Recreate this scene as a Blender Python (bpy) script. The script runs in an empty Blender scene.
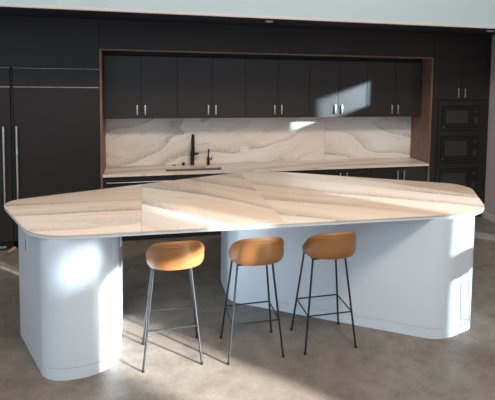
import bpy, bmesh, math, random
from mathutils import Vector, Matrix
random.seed(7)
C = bpy.context.scene.collection
PI = math.pi

# ------------------------------------------------------------------ materials
def new_mat(name):
    m = bpy.data.materials.new(name); m.use_nodes = True
    nt = m.node_tree; b = nt.nodes['Principled BSDF']
    return m, nt, b
def node(nt, t, **kw):
    n = nt.nodes.new(t)
    for k, v in kw.items(): setattr(n, k, v)
    return n
def noise(nt, vec, scale, detail=4, rough=.5, dist=0.0):
    n = node(nt, 'ShaderNodeTexNoise')
    n.inputs['Scale'].default_value = scale; n.inputs['Detail'].default_value = detail
    n.inputs['Roughness'].default_value = rough; n.inputs['Distortion'].default_value = dist
    nt.links.new(vec, n.inputs['Vector']); return n.outputs['Fac']
def ramp(nt, fac, stops, interp='LINEAR'):
    r = node(nt, 'ShaderNodeValToRGB'); e = r.color_ramp.elements
    r.color_ramp.interpolation = interp
    while len(e) < len(stops): e.new(.5)
    for i, (p, c) in enumerate(stops):
        e[i].position = p; e[i].color = tuple(c) + (1,) if len(c) == 3 else c
    nt.links.new(fac, r.inputs['Fac']); return r.outputs['Color']
def mathn(nt, op, a, b=None, c=None):
    n = node(nt, 'ShaderNodeMath', operation=op)
    for i, v in enumerate((a, b, c)):
        if v is None: continue
        if isinstance(v, (int, float)): n.inputs[i].default_value = v
        else: nt.links.new(v, n.inputs[i])
    return n.outputs[0]
def mixc(nt, fac, a, b, mode='MIX'):
    n = node(nt, 'ShaderNodeMix', data_type='RGBA', blend_type=mode)
    for s, v in ((0, fac), (6, a), (7, b)):
        if isinstance(v, (int, float)): n.inputs[s].default_value = v
        elif isinstance(v, tuple): n.inputs[s].default_value = v + (1,)
        else: nt.links.new(v, n.inputs[s])
    return n.outputs[2]
def bump(nt, b, h, strength=.2, dist=.002):
    n = node(nt, 'ShaderNodeBump'); n.inputs['Strength'].default_value = strength
    n.inputs['Distance'].default_value = dist
    nt.links.new(h, n.inputs['Height']); nt.links.new(n.outputs[0], b.inputs['Normal'])
def texco(nt, which='Object'):
    return node(nt, 'ShaderNodeTexCoord').outputs[which]
def mapping(nt, vec, loc=(0, 0, 0), rot=(0, 0, 0), scale=(1, 1, 1)):
    n = node(nt, 'ShaderNodeMapping')
    n.inputs['Location'].default_value = loc; n.inputs['Rotation'].default_value = rot
    n.inputs['Scale'].default_value = scale
    nt.links.new(vec, n.inputs['Vector']); return n.outputs[0]

def simple(name, col, rough=.5, metal=0.0, coat=0.0, var=.06, vscale=6, spec=.5, bmp=0.0, bscale=200):
    m, nt, b = new_mat(name)
    v = texco(nt)
    f = noise(nt, v, vscale, 5)
    lo = tuple(c * (1 - var) for c in col); hi = tuple(min(1, c * (1 + var)) for c in col)
    nt.links.new(ramp(nt, f, [(.3, lo), (.7, hi)]), b.inputs['Base Color'])
    b.inputs['Roughness'].default_value = rough; b.inputs['Metallic'].default_value = metal
    b.inputs['Coat Weight'].default_value = coat; b.inputs['Specular IOR Level'].default_value = spec
    b.inputs['Coat Roughness'].default_value = .08
    if bmp: bump(nt, b, noise(nt, v, bscale, 2), bmp, .001)
    return m

def stone(name, slabs, base, cream, rough=.22, joints=(), fine=1.0, freq=1.0, amp=1.6, lowf=.8, vaxis=1):
    """veined slab: slabs = [(x_from, rotation about normal, offset, stretch)], plane = coordinates u,v in Object xy (or xz)"""
    m, nt, b = new_mat(name)
    obj = texco(nt)
    vec = None
    sx = node(nt, 'ShaderNodeSeparateXYZ'); nt.links.new(obj, sx.inputs[0])
    for (x0, rot, off, st) in slabs:
        v = mapping(nt, obj, rot=rot)
        v = mapping(nt, v, loc=off, scale=st)
        if vec is None: vec = v
        else:
            f = mathn(nt, 'GREATER_THAN', sx.outputs[0], x0)
            n = node(nt, 'ShaderNodeMix', data_type='VECTOR')
            nt.links.new(f, n.inputs[0]); nt.links.new(vec, n.inputs[4]); nt.links.new(v, n.inputs[5])
            vec = n.outputs[1]
    # warp
    w = node(nt, 'ShaderNodeTexNoise'); w.inputs['Scale'].default_value = .9; w.inputs['Detail'].default_value = 3
    nt.links.new(vec, w.inputs['Vector'])
    ws = node(nt, 'ShaderNodeVectorMath', operation='MULTIPLY_ADD')
    nt.links.new(w.outputs['Color'], ws.inputs[0]); ws.inputs[1].default_value = (.9, .9, .9)
    nt.links.new(vec, ws.inputs[2])
    wv = ws.outputs[0]
    f1 = noise(nt, wv, .7, 2, .4)
    f2 = noise(nt, wv, 1.05, 4, .5)
    f3 = noise(nt, obj, 45, 4, .7)
    col = ramp(nt, f1, [(.30, cream), (.42, base), (.5, tuple(c * k for c, k in zip(base, (.95, .92, .89)))), (.56, base), (.68, cream)])
    sv = node(nt, 'ShaderNodeSeparateXYZ'); nt.links.new(vec, sv.inputs[0])
    low = noise(nt, vec, lowf, 2, .4); mid = noise(nt, vec, 2.6, 4, .55)
    F = mathn(nt, 'ADD', mathn(nt, 'MULTIPLY', sv.outputs[vaxis], freq), mathn(nt, 'MULTIPLY', low, amp))
    F = mathn(nt, 'ADD', F, mathn(nt, 'MULTIPLY', mid, .30))
    fr = mathn(nt, 'FRACT', F)
    band = ramp(nt, fr, [(.0, (0, 0, 0)), (.02, (1, 1, 1)), (.12, (.75, .75, .75)), (.28, (.38, .38, .38)), (.46, (0, 0, 0)), (.97, (0, 0, 0)), (1.0, (.2, .2, .2))])
    sp = ramp(nt, f3, [(.38, (.35, .35, .35)), (.60, (1, 1, 1))])
    patch = ramp(nt, noise(nt, vec, 1.1, 2, .5), [(.36, (.25, .25, .25)), (.54, (1, 1, 1))])
    bf = mathn(nt, 'MULTIPLY', mathn(nt, 'MULTIPLY', mathn(nt, 'MULTIPLY', band, sp), patch), .72 * fine)
    col = mixc(nt, bf, col, (.165, .155, .15))
    t = mathn(nt, 'PINGPONG', mathn(nt, 'ADD', mathn(nt, 'MULTIPLY', F, 3.0), mathn(nt, 'MULTIPLY', mid, 1.5)), .5)
    thin = ramp(nt, t, [(0.0, (1, 1, 1)), (.035, (.3, .3, .3)), (.07, (0, 0, 0))])
    col = mixc(nt, mathn(nt, 'MULTIPLY', mathn(nt, 'MULTIPLY', thin, patch), .35 * fine), col, (.22, .2, .19))
    for (axis, x0, lo, hi) in joints:
        d = mathn(nt, 'ABSOLUTE', mathn(nt, 'SUBTRACT', sx.outputs[axis], x0))
        j = mathn(nt, 'LESS_THAN', d, .0022)
        col = mixc(nt, mathn(nt, 'MULTIPLY', j, .4), col, (.2, .17, .15))
    nt.links.new(col, b.inputs['Base Color'])
    b.inputs['Roughness'].default_value = rough
    return m

M = {}
M['black'] = simple('cabinet_laminate', (.0185, .0150, .0140), .45, var=.12, vscale=3, spec=.35)
M['black_upper'] = simple('upper_cabinet_laminate', (.0195, .0155, .0140), .45, var=.12, vscale=3, spec=.5)
M['recess'] = simple('dark_recess', (.006, .007, .009), .7, var=.1)
M['steel'] = simple('brushed_steel', (.62, .61, .59), .3, 1.0, var=.05)
M['dullsteel'] = simple('dull_steel_strip', (.30, .29, .28), .38, 1.0, var=.2, vscale=9)
M['faucet'] = simple('matt_black_metal', (.008, .008, .008), .3, .3)
M['legs'] = simple('anthracite_tube', (.022, .026, .030), .35, .6)
M['white'] = simple('island_gloss_paint', (.60, .69, .785), .2, coat=.35, var=.01, vscale=2)
M['edge'] = simple('white_edge_paint', (.66, .72, .76), .3, coat=.2, var=.01)
M['plaster'] = simple('wall_paint', (.46, .40, .385), .8, var=.04, bmp=.1)
M['soffit'] = simple('soffit_paint', (.42, .53, .57), .8, var=.03, vscale=2)
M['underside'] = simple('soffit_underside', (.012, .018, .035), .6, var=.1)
M['trim'] = simple('trim_paint', (.55, .5, .49), .5, var=.03)
M['outlet'] = simple('outlet_plastic', (.86, .80, .74), .4, var=.02)
M['sink'] = simple('sink_composite', (.20, .15, .12), .45, var=.1)
M['oven'] = simple('oven_black_glass', (.008, .008, .009), .22, var=.05)
M['ovenwin'] = simple('oven_window_glass', (.028, .028, .030), .18, var=.1)
M['ovenframe'] = simple('oven_trim_black', (.011, .011, .012), .38, var=.05)
M['ink'] = simple('control_marks', (.022, .022, .023), .5)
M['peach'] = simple('peach_wood', (.55, .30, .20), .6, var=.1, vscale=30)
M['lamp'] = simple('downlight_trim', (.6, .62, .62), .4)

# leather
def leather(name, col):
    m, nt, b = new_mat(name); v = texco(nt)
    f = noise(nt, v, 5, 5, .6)
    nt.links.new(ramp(nt, f, [(.3, tuple(c * .88 for c in col)), (.7, tuple(c * 1.08 for c in col))]), b.inputs['Base Color'])
    b.inputs['Roughness'].default_value = .42
    vo = node(nt, 'ShaderNodeTexVoronoi'); vo.inputs['Scale'].default_value = 260; nt.links.new(v, vo.inputs['Vector'])
    bump(nt, b, vo.outputs['Distance'], .12, .0008); return m
M['leather'] = leather('cognac_leather', (.30, .135, .045))
M['pad'] = leather('shaded_leather_seat', (.13, .065, .035))  # shade inside the seat is put into this darker leather colour
M['piping'] = leather('leather_piping', (.36, .15, .042))

# wood
m, nt, b = new_mat('walnut_veneer'); v = texco(nt)
f = noise(nt, mapping(nt, v, scale=(14, 14, .9)), 3, 6, .6, .4)
nt.links.new(ramp(nt, f, [(.3, (.125, .062, .045)), (.5, (.19, .10, .072)), (.72, (.26, .145, .105))]), b.inputs['Base Color'])
b.inputs['Roughness'].default_value = .5; M['wood'] = m

# floor : polished concrete
m, nt, b = new_mat('polished_concrete'); v = texco(nt)
f1 = noise(nt, v, .55, 6, .6, .6); f2 = noise(nt, v, 5, 8, .7, .3); f3 = noise(nt, v, 60, 4, .6)
c1 = ramp(nt, f1, [(.3, (.135, .108, .090)), (.5, (.180, .157, .135)), (.7, (.205, .192, .170))])
c2 = ramp(nt, f2, [(.3, (.62, .62, .62)), (.5, (.95, .95, .95)), (.72, (1.22, 1.2, 1.16))])
c3 = ramp(nt, f3, [(.35, (.85, .85, .85)), (.65, (1.1, 1.1, 1.1))])
col = mixc(nt, 1.0, mixc(nt, 1.0, c1, c2, 'MULTIPLY'), c3, 'MULTIPLY')
vo = node(nt, 'ShaderNodeTexVoronoi'); vo.inputs['Scale'].default_value = 2.3; nt.links.new(mapping(nt, v, rot=(0, 0, .4), scale=(1, 2.2, 1)), vo.inputs['Vector'])
chip = ramp(nt, mathn(nt, 'ADD', vo.outputs['Distance'], mathn(nt, 'MULTIPLY', f3, .05)), [(.035, (1, 1, 1)), (.05, (0, 0, 0))])
col = mixc(nt, mathn(nt, 'MULTIPLY', chip, .45), col, (.4, .38, .35))
nt.links.new(col, b.inputs['Base Color'])
nt.links.new(ramp(nt, f2, [(.3, (.5, .5, .5)), (.7, (.36, .36, .36))]), b.inputs['Roughness'])
bump(nt, b, f2, .08, .003); M['floor'] = m

SB = (.74, .595, .49); SC = (.78, .72, .665)
M['stone_island'] = stone('island_marble', [
    (-9, (0, 0, math.radians(6)), (1.3, .2, 0), (.36, 1.5, 1)),
    (.52, (0, 0, math.radians(52)), (4.1, 1.7, 0), (.34, 1.25, 1)),
    (1.62, (0, 0, math.radians(38)), (7.3, 3.1, 0), (.30, 1.15, 1))], SB, SC, .26, joints=[(0, .52, 0, 0)], freq=1.7, amp=2.3, fine=1.15)
M['stone_counter'] = stone('counter_marble', [(-9, (0, 0, math.radians(-12)), (2.2, 5, 0), (.5, 2.6, 1))], (.84, .70, .59), SC, .3)
M['stone_wall'] = stone('backsplash_marble', [
    (-9, (0, math.radians(18), 0), (3.3, 0, 1.2), (.6, 1, 1.5)),
    (3.25, (0, math.radians(-8), 0), (12.3, 0, 6.1), (.55, 1, 1.4))], (.88, .79, .71), (.90, .87, .82), .3, joints=[(0, 3.25, 0, 0)], fine=.8, freq=1.7, amp=3.2, lowf=1.3, vaxis=2)

# ------------------------------------------------------------------ geometry helpers
def box(bm, x0, x1, y0, y1, z0, z1, bev=0.0, seg=2):
    r = bmesh.ops.create_cube(bm, size=1)
    vs = r['verts']
    for v in vs:
        v.co = Vector(((x0 + x1) / 2 + v.co.x * (x1 - x0), (y0 + y1) / 2 + v.co.y * (y1 - y0), (z0 + z1) / 2 + v.co.z * (z1 - z0)))
    if bev:
        es = list({e for v in vs for e in v.link_edges})
        bmesh.ops.bevel(bm, geom=es, offset=bev, segments=seg, affect='EDGES', profile=.5)
def tube(bm, pts, r, n=12, cap=True, radii=None, closed=False):
    pts = [Vector(p) for p in pts]; rings = []
    N = len(pts)
    up = None
    for i, p in enumerate(pts):
        if closed: d = (pts[(i + 1) % N] - pts[i - 1])
        else: d = (pts[min(i + 1, N - 1)] - pts[max(i - 1, 0)])
        d.normalize()
        if up is None:
            up = Vector((0, 0, 1)) if abs(d.z) < .9 else Vector((0, 1, 0))
        a = d.cross(up).normalized(); bb = a.cross(d).normalized(); up = bb
        rr = radii[i] if radii else r
        rings.append([bm.verts.new(p + (a * math.cos(2 * PI * k / n) + bb * math.sin(2 * PI * k / n)) * rr) for k in range(n)])
    rng = range(N) if closed else range(N - 1)
    for i in rng:
        A, B = rings[i], rings[(i + 1) % N]
        for k in range(n): bm.faces.new((A[k], A[(k + 1) % n], B[(k + 1) % n], B[k]))
    if cap and not closed:
        bm.faces.new(rings[0][::-1]); bm.faces.new(rings[-1])
def lathe(bm, prof, cx, cy, n=32):
    rings = []
    for r, z in prof:
        rings.append([bm.verts.new((cx + r * math.cos(2 * PI * k / n), cy + r * math.sin(2 * PI * k / n), z)) for k in range(n)])
    for A, B in zip(rings, rings[1:]):
        for k in range(n): bm.faces.new((A[k], A[(k + 1) % n], B[(k + 1) % n], B[k]))
    bm.faces.new(rings[0][::-1]); bm.faces.new(rings[-1])
def rounded(poly, radii, seg=14):
    """polygon with rounded corners"""
    out = []; n = len(poly)
    for i in range(n):
        p = Vector(poly[i]); a = (Vector(poly[i - 1]) - p); b_ = (Vector(poly[(i + 1) % n]) - p)
        r = radii[i]; an = a.normalized(); bn = b_.normalized()
        th = an.angle(bn); t = r / math.tan(th / 2)
        c = p + (an + bn).normalized() * (r / math.sin(th / 2))
        s = p + an * t; e = p + bn * t
        a0 = math.atan2(*(s - c).yx); a1 = math.atan2(*(e - c).yx)
        da = (a1 - a0 + PI) % (2 * PI) - PI
        for k in range(seg + 1):
            q = a0 + da * k / seg; out.append((c.x + r * math.cos(q), c.y + r * math.sin(q)))
    return out
def prism(bm, pts, z0, z1, bev=0.0):
    """vertical-walled solid with a small chamfer on both rims"""
    n = len(pts); cx = sum(p[0] for p in pts) / n; cy = sum(p[1] for p in pts) / n
    def inset(d):
        o = []
        for i in range(n):
            a = Vector(pts[i - 1]); b_ = Vector(pts[(i + 1) % n]); t = (b_ - a).normalized()
            nn = Vector((t.y, -t.x)); p = Vector(pts[i])
            if nn.dot(p - Vector((cx, cy))) > 0: nn = -nn
            q = p + nn * d; o.append((q.x, q.y))
        return o
    lv = []
    if bev: lv = [(inset(bev), z0), (inset(bev * .3), z0 + bev * .3), (pts, z0 + bev), (pts, z1 - bev), (inset(bev * .3), z1 - bev * .3), (inset(bev), z1)]
    else: lv = [(pts, z0), (pts, z1)]
    rings = [[bm.verts.new((x, y, z)) for x, y in P] for P, z in lv]
    for A, B in zip(rings, rings[1:]):
        for k in range(n): bm.faces.new((A[k], A[(k + 1) % n], B[(k + 1) % n], B[k]))
    bm.faces.new(rings[0][::-1]); bm.faces.new(rings[-1])
def link(name, bm, mat, parent=None, smooth=True, loc=None):
    bmesh.ops.recalc_face_normals(bm, faces=bm.faces)
    me = bpy.data.meshes.new(name); bm.to_mesh(me); bm.free()
    me.materials.append(mat)
    if smooth:
        me.polygons.foreach_set('use_smooth', [True] * len(me.polygons))
        me.set_sharp_from_angle(angle=math.radians(38))
    o = bpy.data.objects.new(name, me); C.objects.link(o)
    if parent: o.parent = parent
    if loc: o.location = loc
    return o
def tag(o, label, cat, group=None):
    o['label'] = label; o['category'] = cat
    if group: o['group'] = group
    return o
def thing(name, label, cat, loc=(0, 0, 0), group=None):
    o = bpy.data.objects.new(name, None); C.objects.link(o); o.location = loc
    o.empty_display_size = .1
    return tag(o, label, cat, group)
def boxes(name, lst, mat, parent=None, bev=0.0):
    bm = bmesh.new()
    for b_ in lst: box(bm, *b_, bev=bev)
    return link(name, bm, mat, parent, smooth=False)
def part(name, b_, mat, root, bev=.0015):
    """box part given in world coordinates under an Empty placed at root.location"""
    l = root
    off = Vector((0, 0, 0))
    while l is not None: off += l.location; l = l.parent
    x0, x1, y0, y1, z0, z1 = b_
    return boxes(name, [(x0 - off.x, x1 - off.x, y0 - off.y, y1 - off.y, z0 - off.z, z1 - off.z)], mat, root, bev)
def struct(o, kind='structure'):
    o['kind'] = kind; return o

# ------------------------------------------------------------------ setting
XR = 5.775; W = 4.76; ZT = 2.907; ZF = 2.535; HC = .914
struct(boxes('floor', [(-7, 8.5, -13, .95, -.12, 0)], M['floor']))
struct(boxes('wall_back', [(-3.4, XR + .15, .80, .95, 0, 4.2)], M['plaster']))
# soffit / dropped ceiling
struct(boxes('ceiling', [(-3.4, XR, -1.06, .8, ZT + .012, 4.2)], M['soffit']))
struct(boxes('trim_1', [(-3.4, XR, -1.075, -1.035, ZT + .0, ZT + .03)], M['trim'], bev=.004))
struct(boxes('trim_2', [(-3.4, XR, -1.034, .75, ZT + .0, ZT + .0115)], M['underside']))
# right wall with its window openings (outside the frame, they let the low sun in)
holes = [  # y0,y1,z0,z1
    (-3.08, -2.08, 2.49, 2.87),
    (-1.95, -1.30, .04, .42),
    (-6.62, -5.15, .75, 2.45),
    (-9.50, -8.66, 1.00, 2.36),
    (-8.95, -8.26, 2.50, 2.95),
    (-10.20, -9.70, 2.72, 3.02)]
def wall_with_holes():
    bm = bmesh.new()
    ys = sorted({-12.5, .8} | {h[0] for h in holes} | {h[1] for h in holes})
    for a, b_ in zip(ys, ys[1:]):
        hs = [h for h in holes if h[0] <= a + 1e-6 and h[1] >= b_ - 1e-6]
        if not hs: box(bm, XR, XR + .15, a, b_, 0, 5.8)
        else:
            z = 0
            for h in sorted(hs, key=lambda q: q[2]):
                box(bm, XR, XR + .15, a, b_, z, h[2]); z = h[3]
            box(bm, XR, XR + .15, a, b_, z, 5.8)
    bmesh.ops.remove_doubles(bm, verts=bm.verts, dist=1e-5)
    return link('wall_right', bm, M['plaster'], smooth=False)
struct(wall_with_holes())
for i, (a, b_, c, d) in enumerate(holes):
    t = .03
    struct(boxes('window_%d' % (i + 1), [(XR + .08, XR + .13, a, a + t, c, d), (XR + .08, XR + .13, b_ - t, b_, c, d),
        (XR + .08, XR + .13, a, b_, c, c + t), (XR + .08, XR + .13, a, b_, d - t, d)], M['trim']))
struct(boxes('baseboard_right', [(XR - .014, XR, -1.28, -.02, 0, .10)], M['trim'], bev=.003))

# ------------------------------------------------------------------ tall refrigerators on the left
def fridge(x0, x1, hx, label, name='refrigerator', grille=False):
    r = thing(name, label, 'refrigerator', ((x0 + x1) / 2, .3, 0), 'panelled refrigerator columns')
    part('body', (x0 + .004, x1 - .004, .022, .62, .10, 2.272), M['recess'], r)
    g = .003
    part('door', (x0 + g, x1 - g, 0, .02, .11, 2.031), M['black'], r)
    part('vent_strip', (x0 + g, x1 - g, .002, .02, 2.033, 2.046), M['dullsteel'], r, 0)
    part('top_panel', (x0 + g, x1 - g, 0, .02, 2.048, 2.268), M['black'], r)
    part('metal_trim', (x0 + g, x1 - g, .003, .02, 2.269, 2.274), M['dullsteel'], r, 0)
    part('toe_kick', (x0 + .004, x1 - .004, .05, .07, .0, .10), M['recess'], r)
    if grille: part('floor_strip', (x0 + g, x1 - .08, -.01, .02, .03, .055), M['steel'], r)
    bm = bmesh.new(); L = r.location; X = hx - L.x; Y = -.055 - L.y
    tube(bm, [(X, Y, .56), (X, Y, 1.56)], .0125, 16)
    h = link('handle', bm, M['steel'], r)
    for z in (.62, 1.50):
        bm = bmesh.new(); tube(bm, [(X, Y, z), (X, -.0 - L.y, z)], .009, 12)
        link('handle_post', bm, M['steel'], h)
    return r
fridge(-1.96, -1.028, -1.10, 'tall dark panelled refrigerator cut off by the left edge, its handle at its right', grille=True)
f = fridge(-.997, -.004, -.955, 'wide dark panelled refrigerator beside the wood frame, its handle at its left')
part('side_filler', (-1.026, -.999, .010, .03, .10, 2.272), M['recess'], f)
# fascia over the fridges and the niche
fa = thing('fascia_panel', 'long matte black panel wall running above the refrigerators and cabinets', 'panel', (1.6, 0, 2.3))
part('panel', (-1.96, -.004, .0, .02, 2.277, ZT - .002), M['black'], fa)
part('panel', (0, 2.38, .0, .02, ZF + .003, ZT - .002), M['black'], fa)
part('panel', (2.382, W, .0, .02, ZF + .003, ZT - .002), M['black'], fa)
part('backing', (-1.96, W, .03, .6, ZF + .04, ZT - .004), M['recess'], fa)

# ------------------------------------------------------------------ wood frame round the niche
YB = .589
wf = thing('wood_niche_frame', 'thin walnut frame surrounding the cabinet niche above the sink', 'frame', (W / 2, 0, 0))
part('side_panel', (0, .030, -.004, .62, 0, ZF), M['wood'], wf)
part('side_panel', (W - .030, W, -.004, .62, 0, ZF), M['wood'], wf)
part('top_panel', (.031, W - .031, -.004, .60, ZF - .022, ZF), M['wood'], wf)

# ------------------------------------------------------------------ upper cabinets
YU = .262; ZU = 1.614; ZUT = 2.455
def pull(parent, X, Y, z0, z1):
    bm = bmesh.new(); off = Vector((0, 0, 0)); l = parent
    while l is not None: off += l.location; l = l.parent
    w = .0085
    box(bm, X - w - off.x, X + w - off.x, Y - .030 - off.y, Y - .022 - off.y, z0 - off.z, z1 - off.z, .0015)
    for z in (z0 + .012, z1 - .012):
        box(bm, X - .005 - off.x, X + .005 - off.x, Y - .024 - off.y, Y - off.y, z - .005 - off.z, z + .005 - off.z)
    return link('handle', bm, M['steel'], parent)
seams = [.032, .985, 1.935, 2.885, 3.798, W - .032]
ul = ['dark two-door wall cabinet at the left end, next to the refrigerator',
      'dark two-door wall cabinet right above the sink and faucet',
      'dark two-door wall cabinet in the middle of the row, without sunlight on it',
      'dark two-door wall cabinet with a bright patch of sunlight',
      'dark two-door wall cabinet at the right end, against the walnut side panel']
for i in range(5):
    a, b_ = seams[i], seams[i + 1]; c = (a + b_) / 2
    t = thing('wall_cabinet', ul[i], 'cabinet', (c, .43, ZU), 'wall cabinets in the niche')
    part('carcass', (a + .002, b_ - .002, YU + .022, YB - .002, ZU + .004, ZUT), M['black_upper'], t)
    for s, (p, q) in enumerate(((a + .002, c - .002), (c + .002, b_ - .002))):
        d = part('door', (p, q, YU, YU + .02, ZU, ZUT), M['black_upper'], t)
        pull(d, c + (-.052 if s == 0 else .052), YU, ZU + .05, ZU + .185)
nf = tag(boxes('filler_strip', [(.032, W - .032, .30, .58, ZUT + .002, ZF - .024)], M['recess']),
         'recessed dark strip between the wall cabinets and the walnut top panel', 'filler')

# ------------------------------------------------------------------ backsplash, counter
bs = thing('backsplash', 'pale veined marble slab backsplash behind the sink', 'backsplash', (W / 2, .6, HC))
part('slab', (.031, 3.249, YB, YB + .02, HC + .001, ZU + .03), M['stone_wall'], bs, .0)
part('slab', (3.251, W - .031, YB, YB + .02, HC + .001, ZU + .03), M['stone_wall'], bs, .0)
for o in bs.children:
    off = bs.location
    o.data.transform(Matrix.Translation(off)); o.location = -off     # keep object space = world for the veins
SX0, SX1, SY0, SY1 = .825, 1.585, .060, .39
YC = -.030
ct = tag(boxes('countertop', [
    (.031, SX0, YC, YB, HC - .032, HC), (SX1, W - .031, YC, YB, HC - .032, HC),
    (SX0, SX1, YC, SY0, HC - .032, HC), (SX0, SX1, SY1, YB, HC - .032, HC)], M['stone_counter']),
    'long pale marble countertop with undermount sink along the wall', 'countertop')
sk = thing('sink', 'brown undermount rectangular sink in the wall countertop', 'sink', ((SX0 + SX1) / 2, .23, HC - .25))
zb, zt = HC - .25, HC - .033
L = sk.location
boxes('basin', [(x0 - L.x, x1 - L.x, y0 - L.y, y1 - L.y, z0 - L.z, z1 - L.z) for x0, x1, y0, y1, z0, z1 in [
    (SX0 - .012, SX1 + .012, SY0 - .012, SY1 + .012, zb, zb + .01), (SX0 - .012, SX0, SY0 - .012, SY1 + .012, zb, zt),
    (SX1, SX1 + .012, SY0 - .012, SY1 + .012, zb, zt), (SX0, SX1, SY0 - .012, SY0, zb, zt), (SX0, SX1, SY1, SY1 + .012, zb, zt)]], M['sink'], sk)
bm = bmesh.new(); lathe(bm, [(.045, .0105), (.045, .014), (.03, .015), (.028, .012)], 0, 0); link('drain', bm, M['steel'], sk)

# faucet
fx, fy = 1.21, .49
fc = thing('kitchen_faucet', 'tall matte black gooseneck faucet behind the sink', 'faucet', (fx, fy, HC))
bm = bmesh.new(); lathe(bm, [(.028, 0), (.031, .006), (.028, .010), (.028, .20), (.022, .206)], 0, 0, 24); link('body', bm, M['faucet'], fc)
bm = bmesh.new()
pts = [(0, 0, .2), (0, 0, .36)] + [(0, -.085 + .085 * math.cos(a), .36 + .085 * math.sin(a)) for a in [PI * k / 14 for k in range(1, 15)]] + [(0, -.17, .30)]
tube(bm, pts, .018, 14); link('spout', bm, M['faucet'], fc)
bm = bmesh.new(); tube(bm, [(0, -.17, .30), (0, -.17, .19)], .019, 16); link('spray_head', bm, M['faucet'], fc)
bm = bmesh.new(); tube(bm, [(.02, 0, .165), (.060, 0, .165)], .020, 16); tube(bm, [(.055, 0, .165), (.070, 0, .167), (.088, -.005, .170)], .015, 10); link('lever', bm, M['faucet'], fc)
wt = thing('filtered_water_tap', 'short black filtered water tap right of the tall faucet', 'tap', (1.44, fy + .01, HC))
bm = bmesh.new(); lathe(bm, [(.024, 0), (.024, .005), (.019, .01), (.019, .105), (.015, .11)], 0, 0, 24); link('body', bm, M['faucet'], wt)
bm = bmesh.new()
pts = [(0, 0, .10), (0, 0, .18)] + [(0, -.05 + .05 * math.cos(a), .18 + .05 * math.sin(a)) for a in [PI * k / 12 for k in range(1, 11)]]
tube(bm, pts, .009, 12); link('spout', bm, M['faucet'], wt)
bm = bmesh.new(); tube(bm, [(.016, 0, .08), (.05, 0, .08)], .012, 12); tube(bm, [(.047, 0, .08), (.05, -.004, .115)], .006, 10); link('lever', bm, M['faucet'], wt)
sd = tag(None or (lambda b: (lathe(b, [(.024, 0), (.024, .006), (.016, .010), (.016, .024), (.028, .027), (.028, .040)], 0, 0, 24), link('air_switch', b, M['faucet'], loc=(1.085, fy + .02, HC)))[1])(bmesh.new()),
         'small black knob beside the base of the tall faucet', 'knob')
sd2 = tag((lambda b: (lathe(b, [(.024, 0), (.024, .006), (.018, .009)], 0, 0, 24), link('push_button', b, M['faucet'], loc=(.955, fy + .02, HC)))[1])(bmesh.new()),
          'flat black button on the countertop, left of the knob', 'button')
# outlets
for (xa, za, lab) in ((.215, 1.095, 'white wall outlet on the backsplash near its left end'), (1.985, 1.115, 'pale wall outlet on the backsplash right of the faucets')):
    t = thing('wall_outlet', lab, 'outlet', (xa, YB, za), 'outlets on the backsplash')
    boxes('cover_plate', [(-.062, .062, -.006, -.0005, -.037, .037)], M['outlet'], t, .002)
    for s in (-.026, .026):
        k = boxes('socket', [(s - .018, s + .018, -.0085, -.0062, -.024, .024)], M['outlet'], t, .001)
        boxes('slot', [(s - .008, s - .005, -.0092, -.0084, -.008, .008), (s + .005, s + .008, -.0092, -.0084, -.006, .006)], M['ink'], k)

# ------------------------------------------------------------------ base cabinets
YBF = -.008
bl = ['dark base drawer unit with a long steel bar pull, at the left end',
      'dark sink base cabinet, mostly hidden by the island worktop',
      'dark base cabinet in the middle of the row, its top showing behind the island',
      'dark base cabinet with twin pulls under the sunlit wall cabinet',
      'dark base cabinet at the right end, against the walnut side panel']
for i in range(5):
    a, b_ = seams[i], seams[i + 1]; c = (a + b_) / 2
    t = thing('base_cabinet', bl[i], 'cabinet', (c, .3, 0), 'base cabinets under the wall countertop')
    top = HC - .036
    ctop = top if i > 1 or i == 0 else HC - .26
    cb = boxes('carcass', [], M['black'], t)
    bpy.data.objects.remove(cb)
    ztop = .60 if i < 2 else top - .002
    part('carcass', (a + .002, b_ - .002, YBF + .024, YB - .01, .10, ztop), M['recess'], t)
    part('toe_kick', (a, b_, .055, .07, 0, .10), M['recess'], t)
    if i == 0:
        d = part('drawer_front', (a + .002, b_ - .002, YBF, YBF + .02, .62, top - .012), M['black'], t)
        bm = bmesh.new(); off = Vector((c, .3, 0))
        tube(bm, [Vector((.075, -.045, .808)) - off, Vector((.925, -.045, .808)) - off], .0065, 12)
        for x in (.12, .88): tube(bm, [Vector((x, -.045, .808)) - off, Vector((x, YBF, .808)) - off], .005, 8)
        link('handle', bm, M['steel'], d)
        for z0, z1 in ((.37, .616), (.11, .366)):
            d = part('drawer_front', (a + .002, b_ - .002, YBF, YBF + .02, z0, z1), M['black'], t)
    else:
        for s, (p, q) in enumerate(((a + .002, c - .002), (c + .002, b_ - .002))):
            d = part('door', (p, q, YBF, YBF + .02, .11, top - .012), M['black'], t)
            pull(d, c + (-.052 if s == 0 else .052), YBF, .675, .825)

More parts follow.
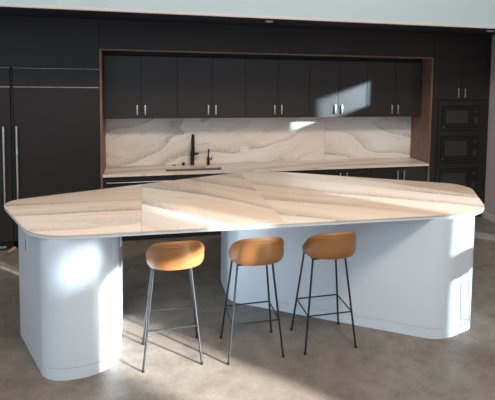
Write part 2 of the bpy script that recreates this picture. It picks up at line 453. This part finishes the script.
# ------------------------------------------------------------------ tall oven cabinet on the right
oc = thing('tall_oven_cabinet', 'tall dark cabinet at the right holding three built-in microwaves', 'cabinet', ((W + XR) / 2, .3, 0))
X0, X1 = W + .004, XR - .008
part('carcass', (X0, X1, .024, .62, .10, ZT - .004), M['recess'], oc)
part('toe_kick', (X0, X1, .06, .08, 0, .10), M['recess'], oc)
part('top_panel', (X0, X1, 0, .02, ZF + .003, ZT - .002), M['black'], oc)
cx = 5.258
for s, (p, q) in enumerate(((X0, cx - .002), (cx + .002, X1))):
    d = part('door', (p, q, 0, .02, 1.890, ZF - .001), M['black'], oc)
    pull(d, cx + (-.058 if s == 0 else .058), 0, 1.93, 2.07)
part('side_stile', (X0, 4.868, 0, .02, .11, 1.886), M['black'], oc)
part('side_stile', (5.660, X1, 0, .02, .11, 1.886), M['black'], oc)
part('bottom_drawer', (4.871, 5.657, 0, .02, .11, .40), M['black'], oc)
mw = [(1.42, 1.885, 'topmost of the three built-in black microwaves, right under the cabinet doors'),
      (.915, 1.415, 'middle one of the three built-in black microwaves in the tall cabinet'),
      (.405, .910, 'lowest built-in black microwave, partly hidden by the island worktop')]
for (z0, z1, lab) in mw:
    r = thing('microwave_oven', lab, 'microwave', (5.264, .0, z0), 'built-in microwaves in the tall cabinet')
    a, b_ = 4.872, 5.656; H = z1 - z0
    Lc = r.location
    def B(name, lst, mat, par, bev=.0015):
        return boxes(name, [(x0 - Lc.x, x1 - Lc.x, y0, y1, c0, c1) for x0, x1, y0, y1, c0, c1 in lst], mat, par, bev)
    f0, f1 = .035, H - .085
    B('trim_frame', [(a, b_, -.010, .018, .002, f0), (a, b_, -.010, .018, f1, H - .002), (a, a + .062, -.010, .018, f0, f1), (b_ - .062, b_, -.010, .018, f0, f1)], M['ovenframe'], r, 0)
    B('body', [(a + .064, b_ - .064, .0, .019, f0 + .002, f1 - .002)], M['oven'], r)
    d = B('door', [(a + .066, b_ - .19, -.022, -.001, f0 + .006, f1 - .006)], M['oven'], r)
    B('door_window', [(a + .125, b_ - .275, -.0245, -.0225, f0 + .075, f1 - .075)], M['ovenwin'], d, 0)
    B('badge', [(a + .078, a + .098, -.0245, -.0225, f0 + .014, f0 + .026)], M['steel'], d, 0)
    k = B('control_panel', [(b_ - .187, b_ - .066, -.022, -.001, f0 + .006, f1 - .006)], M['oven'], r)
    B('display', [(b_ - .160, b_ - .092, -.0235, -.0221, f1 - .105, f1 - .065)], M['ovenwin'], k, 0)
    B('keypad', [(b_ - .158, b_ - .094, -.0235, -.0221, f0 + .07, f0 + .17)], M['ink'], k, 0)

# ------------------------------------------------------------------ soffit downlights
for (x, y, lab) in ((2.03, -.75, 'small round light in the soffit underside near the middle'), (5.2, -.75, 'small round light in the soffit underside at the right')):
    bm = bmesh.new(); lathe(bm, [(.05, .0), (.05, -.010), (.036, -.014), (.034, -.004)], 0, 0, 28)
    tag(link('recessed_downlight', bm, M['lamp'], loc=(x, y, ZT - .0005)), lab, 'light', 'soffit downlights')
# little peach wedge by the fridge
bm = bmesh.new()
vs = [bm.verts.new(p) for p in [(-.05, -.02, 0), (.06, -.02, 0), (.06, .02, 0), (-.05, .02, 0), (.05, -.018, .035), (.06, -.018, .035), (.06, .018, .035), (.05, .018, .035)]]
for q in ((0, 3, 2, 1), (4, 5, 6, 7), (0, 1, 5, 4), (1, 2, 6, 5), (2, 3, 7, 6), (3, 0, 4, 7)): bm.faces.new([vs[k] for k in q])
bmesh.ops.bevel(bm, geom=list(bm.edges), offset=.003, segments=2, affect='EDGES')
w_ = link('door_wedge', bm, M['peach'], loc=(-1.045, -.03, 0)); w_.rotation_euler.z = 1.0
tag(w_, 'small peach-coloured wooden wedge on the floor by the left refrigerator', 'wedge')

# ------------------------------------------------------------------ island
ZI = 1.10; TH = .036
cam0 = Vector((.5403, -7.345)); k_ = (2.3216 - ZI) / (2.3216 - 1.07)
poly = [(-.72, -1.93), (-.245, -3.105), (3.53, -3.225), (4.03, -2.15), (1.88, -.86)]
poly = [tuple(cam0 + (Vector(p) - cam0) * k_) for p in poly]
out = rounded(poly, [.20, .42, .42, .30, .85], 18)
pc = Vector((sum(p[0] for p in poly) / 5, sum(p[1] for p in poly) / 5))
out_in = []
for i, p in enumerate(out):
    t_ = (Vector(out[(i + 1) % len(out)]) - Vector(out[i - 1])).normalized(); n_ = Vector((t_.y, -t_.x))
    if n_.dot(Vector(p) - pc) > 0: n_ = -n_
    out_in.append(tuple(Vector(p) + n_ * .006))
bm = bmesh.new(); prism(bm, out, ZI - .015, ZI, .003)
wk = link('island_worktop', bm, M['stone_island'])
bm = bmesh.new(); prism(bm, [(x + .0, y) for x, y in out_in], ZI - .036, ZI - .0155); link('support_panel', bm, M['edge'], wk)
tag(wk, 'large pentagonal beige marble worktop with rounded corners on white pedestals', 'worktop')
def pedestal(poly, rad, label):
    o2 = rounded(poly, rad, 20)
    c = Vector((sum(p[0] for p in poly) / len(poly), sum(p[1] for p in poly) / len(poly)))
    loc = (c.x, c.y, 0); pts = [(x - c.x, y - c.y) for x, y in o2]
    t = thing('island_pedestal', label, 'pedestal', loc, 'white pedestals under the island worktop')
    bm = bmesh.new(); prism(bm, pts, .092, ZI - TH - .001); link('body', bm, M['white'], t)
    bm = bmesh.new(); prism(bm, pts, 0.0, .089); link('plinth', bm, M['white'], t)
    bm = bmesh.new(); ins = [(x * .985, y * .985) for x, y in pts]; prism(bm, ins, .085, .096); link('shadow_gap', bm, M['dullsteel'], t)
    return t
PL = [(-.50, -2.33), (-.150, -3.20), (.350, -3.20), (.350, -2.2), (-.35, -2.0)]
tl = pedestal(PL, [.12, .22, .30, .2, .15], 'narrow glossy white curved pedestal under the left end of the island')
PR = [(1.345, -2.13), (3.0, -3.365), (3.40, -3.225), (3.58, -2.5), (3.45, -2.15), (1.9, -1.2), (1.345, -1.4)]
tr = pedestal(PR, [.26, .30, .13, .12, .15, .3, .25], 'long glossy white angled pedestal under the right half of the island')
# outlets let into the pedestals
def side_outlet(t, x, y, z, ang):
    bm = bmesh.new(); box(bm, -.022, .022, -.004, .004, -.06, .06, .002)
    o = link('outlet_plate', bm, M['white'], t); o.location = (x - t.location.x, y - t.location.y, z); o.rotation_euler.z = ang
    bm = bmesh.new(); box(bm, -.014, .014, -.0065, -.004, -.048, .048, .001); s = link('socket', bm, M['dullsteel'], o)
side_outlet(tl, -.368, -2.66, .885, math.atan2(-.935, .37))
side_outlet(tl, .352, -2.75, .90, PI / 2)

# ------------------------------------------------------------------ bar stools
def superell(a, w, d, n):
    c, s = math.cos(a), math.sin(a)
    return (w * math.copysign(abs(c) ** (2 / n), c), d * math.copysign(abs(s) ** (2 / n), s))
def smooth01(t): t = max(0, min(1, t)); return t * t * (3 - 2 * t)
def rim_h(a):
    """rim height over the seat; a = angle, back is -90 deg"""
    s = -math.sin(a)              # 1 at the back, -1 at the front
    s = max(0, (s + .10) / 1.10)
    c = max(0, 1 - s * s) ** .435
    return .012 + .160 * max(0, 1 - c ** 4.6) ** (1 / 3.2) + .018 * s * s
NS = 108
def shell_surf(t, a, inset=0.0):
    """t 0..1 from centre of the underside out and up to the rim"""
    ex = 2.3
    hb = rim_h(a); bend = .60
    if t < bend:
        u = t / bend; r = u * .91; z = .0 + .012 * u * u
    else:
        u = (t - bend) / (1 - bend)
        r = .91 + .09 * math.sin(min(1, u * 2.6) * PI / 2)
        z = .012 + (hb + .035) * (u ** 1.15)
    # lean the back out slightly lower, in at top
    x, y = superell(a, (.222 - inset) * r, (.205 - inset) * r, ex)
    if t > bend:
        back = smooth01((-math.sin(a) - .1) / .9)
        u = (t - bend) / (1 - bend)
        y -= .030 * back * u
        x *= 1 - .085 * back * smooth01((u - .15) / .85) - .02 * back * smooth01((u - .55) / .45) * abs(math.cos(a))
    return Vector((x, y, z))
def make_stool(label):
    root = thing('bar_stool', label, 'bar stool', (0, 0, 0), 'leather bar stools along the island')
    zs = .762
    # shell
    T = [0.12, .3, .45, .55, .62, .68, .74, .8, .86, .92, .97, 1.0]
    bm = bmesh.new()
    c0 = bm.verts.new((0, 0, 0)); rings = []
    for t in T: rings.append([bm.verts.new(shell_surf(t, 2 * PI * k / NS)) for k in range(NS)])
    # rounded rim and inner skin
    th = .030
    def inner(t, a, extra=0):
        p = shell_surf(t, a); q = shell_surf(t, a, th); q.z = p.z; return q
    top = []
    for f_, up in ((.15, .008), (.5, .013), (.85, .008)):
        ring = []
        for k in range(NS):
            a = 2 * PI * k / NS; p = shell_surf(1, a); q = inner(1, a)
            v_ = p.lerp(q, f_); v_.z += up; ring.append(bm.verts.new(v_))
        rings.append(ring)
    for t in (1.0, .95, .88, .8, .72, .66):
        ring = []
        for k in range(NS):
            a = 2 * PI * k / NS; q = inner(t, a); q.z = max(q.z, .030); ring.append(bm.verts.new(q))
        rings.append(ring)
    c1 = bm.verts.new((0, 0, .030))
    for k in range(NS):
        bm.faces.new((c0, rings[0][(k + 1) % NS], rings[0][k])); bm.faces.new((c1, rings[-1][k], rings[-1][(k + 1) % NS]))
    for A, B_ in zip(rings, rings[1:]):
        for k in range(NS): bm.faces.new((A[k], A[(k + 1) % NS], B_[(k + 1) % NS], B_[k]))
    for v_ in bm.verts: v_.co += Vector((.028, -.035, zs))
    sh = link('seat_shell', bm, M['leather'], root)
    # piping seam just below the rim
    bm = bmesh.new(); pts = []
    for k in range(NS):
        a = 2 * PI * k / NS; p = shell_surf(.955, a); p.x *= 1.008; p.y = p.y * 1.008; p += Vector((.028, -.035, zs)); pts.append(p)
    tube(bm, pts, .0028, 8, closed=True); link('piping', bm, M['piping'], sh)
    # pad
    bm = bmesh.new(); rings = []
    prof = [(.2, .046), (.5, .046), (.75, .043), (.9, .038), (.97, .033), (.985, .028)]
    for r, z in prof:
        ring = []
        for k in range(NS):
            x, y = superell(2 * PI * k / NS, .186 * r, .168 * r, 2.5); ring.append(bm.verts.new((x + .028, y - .035, zs + z + .004)))
        rings.append(ring)
    bm.faces.new(rings[0]); bm.faces.new(rings[-1][::-1])
    for A, B_ in zip(rings, rings[1:]):
        for k in range(NS): bm.faces.new((A[k], A[(k + 1) % NS], B_[(k + 1) % NS], B_[k]))
    link('seat_pad', bm, M['pad'], root)
    # underframe: flat cross plate + legs + footrest
    fz = zs - .004; tx, ty = .142, .120; bx, by = .222, .214
    bm = bmesh.new()
    tube(bm, [(tx * sx_, ty * sy_, fz) for sx_, sy_ in ((-1, -1), (1, -1), (1, 1), (-1, 1))], .008, 10, closed=True)
    box(bm, -.11, .11, -.015, .015, fz - .003, fz + .004); link('underframe', bm, M['legs'], root)
    zr = .30
    def at(sx_, sy_, z):
        u = 1 - z / fz; return Vector(((tx + (bx - tx) * u) * sx_, (ty + (by - ty) * u) * sy_, z))
    for sx_ in (-1, 1):
        for sy_ in (-1, 1):
            bm = bmesh.new(); tube(bm, [at(sx_, sy_, .008), at(sx_, sy_, fz + .004)], .0085, 14); lg = link('leg', bm, M['legs'], root)
            bm = bmesh.new(); f_ = at(sx_, sy_, 0); lathe(bm, [(.0115, 0), (.012, .004), (.0115, .018), (.009, .02)], f_.x, f_.y, 14); link('foot_cap', bm, M['faucet'], lg)
    for a, b_ in (((-1, -1), (1, -1)), ((1, -1), (1, 1)), ((1, 1), (-1, 1)), ((-1, 1), (-1, -1))):
        bm = bmesh.new(); tube(bm, [at(*a, zr), at(*b_, zr)], .006, 10); link('footrest_bar', bm, M['legs'], root)
    return root
def dup(root):
    r = root.copy(); C.objects.link(r)
    for ch in root.children:
        c = ch.copy(); C.objects.link(c); c.parent = r
        for g in ch.children:
            d = g.copy(); C.objects.link(d); d.parent = c
    return r
st = make_stool('bright tan leather bar stool nearest the left pedestal, dark metal legs')
spots = [(.750, -3.01, 0.0, None),
         (1.393, -3.065, 0.0, 'brown leather bar stool standing between the two other bar stools'),
         (2.02, -3.07, 0.0, 'brown leather bar stool in front of the right pedestal, closest to the island right end'),
         (3.75, -4.05, 1.1, 'brown leather bar stool standing apart, off the right end of the island')]
for i, (x, y, rz, lab) in enumerate(spots):
    o = st if i == 0 else dup(st)
    o.location = (x, y, 0); o.rotation_euler.z = rz
    if lab: o['label'] = lab

# ------------------------------------------------------------------ light
w = bpy.data.worlds.new('sky'); bpy.context.scene.world = w; w.use_nodes = True
nt = w.node_tree; bg = nt.nodes['Background']
sep = node(nt, 'ShaderNodeSeparateXYZ'); nt.links.new(texco(nt, 'Generated'), sep.inputs[0])
nt.links.new(ramp(nt, sep.outputs[2], [(0.0, (.62, .74, .88)), (.25, (.74, .85, .97)), (.75, (1.0, .93, .84))]), bg.inputs['Color'])
bg.inputs['Strength'].default_value = 1.0
al = bpy.data.lights.new('high_bay_lamp', 'AREA'); al.energy = 330; al.size = 1.2; al.color = (1, .86, .70)
ao = bpy.data.objects.new('high_bay_lamp', al); C.objects.link(ao); ao.location = (2.0, -7.0, 7.2)
ao.rotation_euler = (Vector((2.0, -1.0, .8)) - ao.location).to_track_quat('-Z', 'Y').to_euler()
sun = bpy.data.lights.new('sun', 'SUN'); sun.energy = 8.0; sun.angle = math.radians(1.2); sun.color = (.78, .91, 1.0)
so = bpy.data.objects.new('sun', sun); C.objects.link(so)
so.rotation_euler = Vector((-.65, .76, -.227)).to_track_quat('-Z', 'Y').to_euler()
so.location = (8, -10, 6)

sd_ = Vector((-.65, .76, -.227)).normalized()
def added_spot(name, target, energy, size, col, soft):  # added spot lamp outside the right wall, aimed along the sun direction
    sp = bpy.data.lights.new(name, 'SPOT'); sp.energy = energy; sp.spot_size = math.radians(size); sp.spot_blend = .1
    sp.shadow_soft_size = soft; sp.color = col
    sl = bpy.data.objects.new(name, sp); C.objects.link(sl)
    sl.location = Vector(target) - sd_ * 18; sl.rotation_euler = sd_.to_track_quat('-Z', 'Y').to_euler()
added_spot('added_clerestory_spot', (XR, -2.58, 2.62), 60000, 4.2, (.66, .88, 1.0), .16)  # extra spot, brightens the sun patch on the wall cabinet
added_spot('added_low_window_spot', (XR, -8.92, 1.68), 330000, 5.0, (1.0, .97, .92), .22)  # extra spot through the low opening, strengthens the sun streak on the floor

# ------------------------------------------------------------------ camera
yaw, pitch, roll = .284436791, -.0772877001, .0185914631
fw = Vector((math.sin(yaw) * math.cos(pitch), math.cos(yaw) * math.cos(pitch), math.sin(pitch)))
r = Vector((math.cos(yaw), -math.sin(yaw), 0)); u = r.cross(fw)
c, s = math.cos(roll), math.sin(roll)
R_, U_ = c * r + s * u, -s * r + c * u
cam = bpy.data.cameras.new('camera'); co = bpy.data.objects.new('camera', cam); C.objects.link(co)
mt = Matrix((R_, U_, -fw)).transposed().to_4x4(); mt.translation = Vector((.540344665, -7.34501821, 2.32157105))
co.matrix_world = mt
cam.sensor_fit = 'HORIZONTAL'; cam.sensor_width = 36; cam.lens = 540.981 / 495 * 36
cam.shift_x = (247.5 - 301.36) / 495; cam.shift_y = (111.05 - 200) / 495
sc = bpy.context.scene; sc.camera = co
sc.view_settings.view_transform = 'Standard'; sc.view_settings.look = 'None'
sc.view_settings.exposure = 0.0; sc.view_settings.gamma = 1; sc.view_settings.use_curve_mapping = False
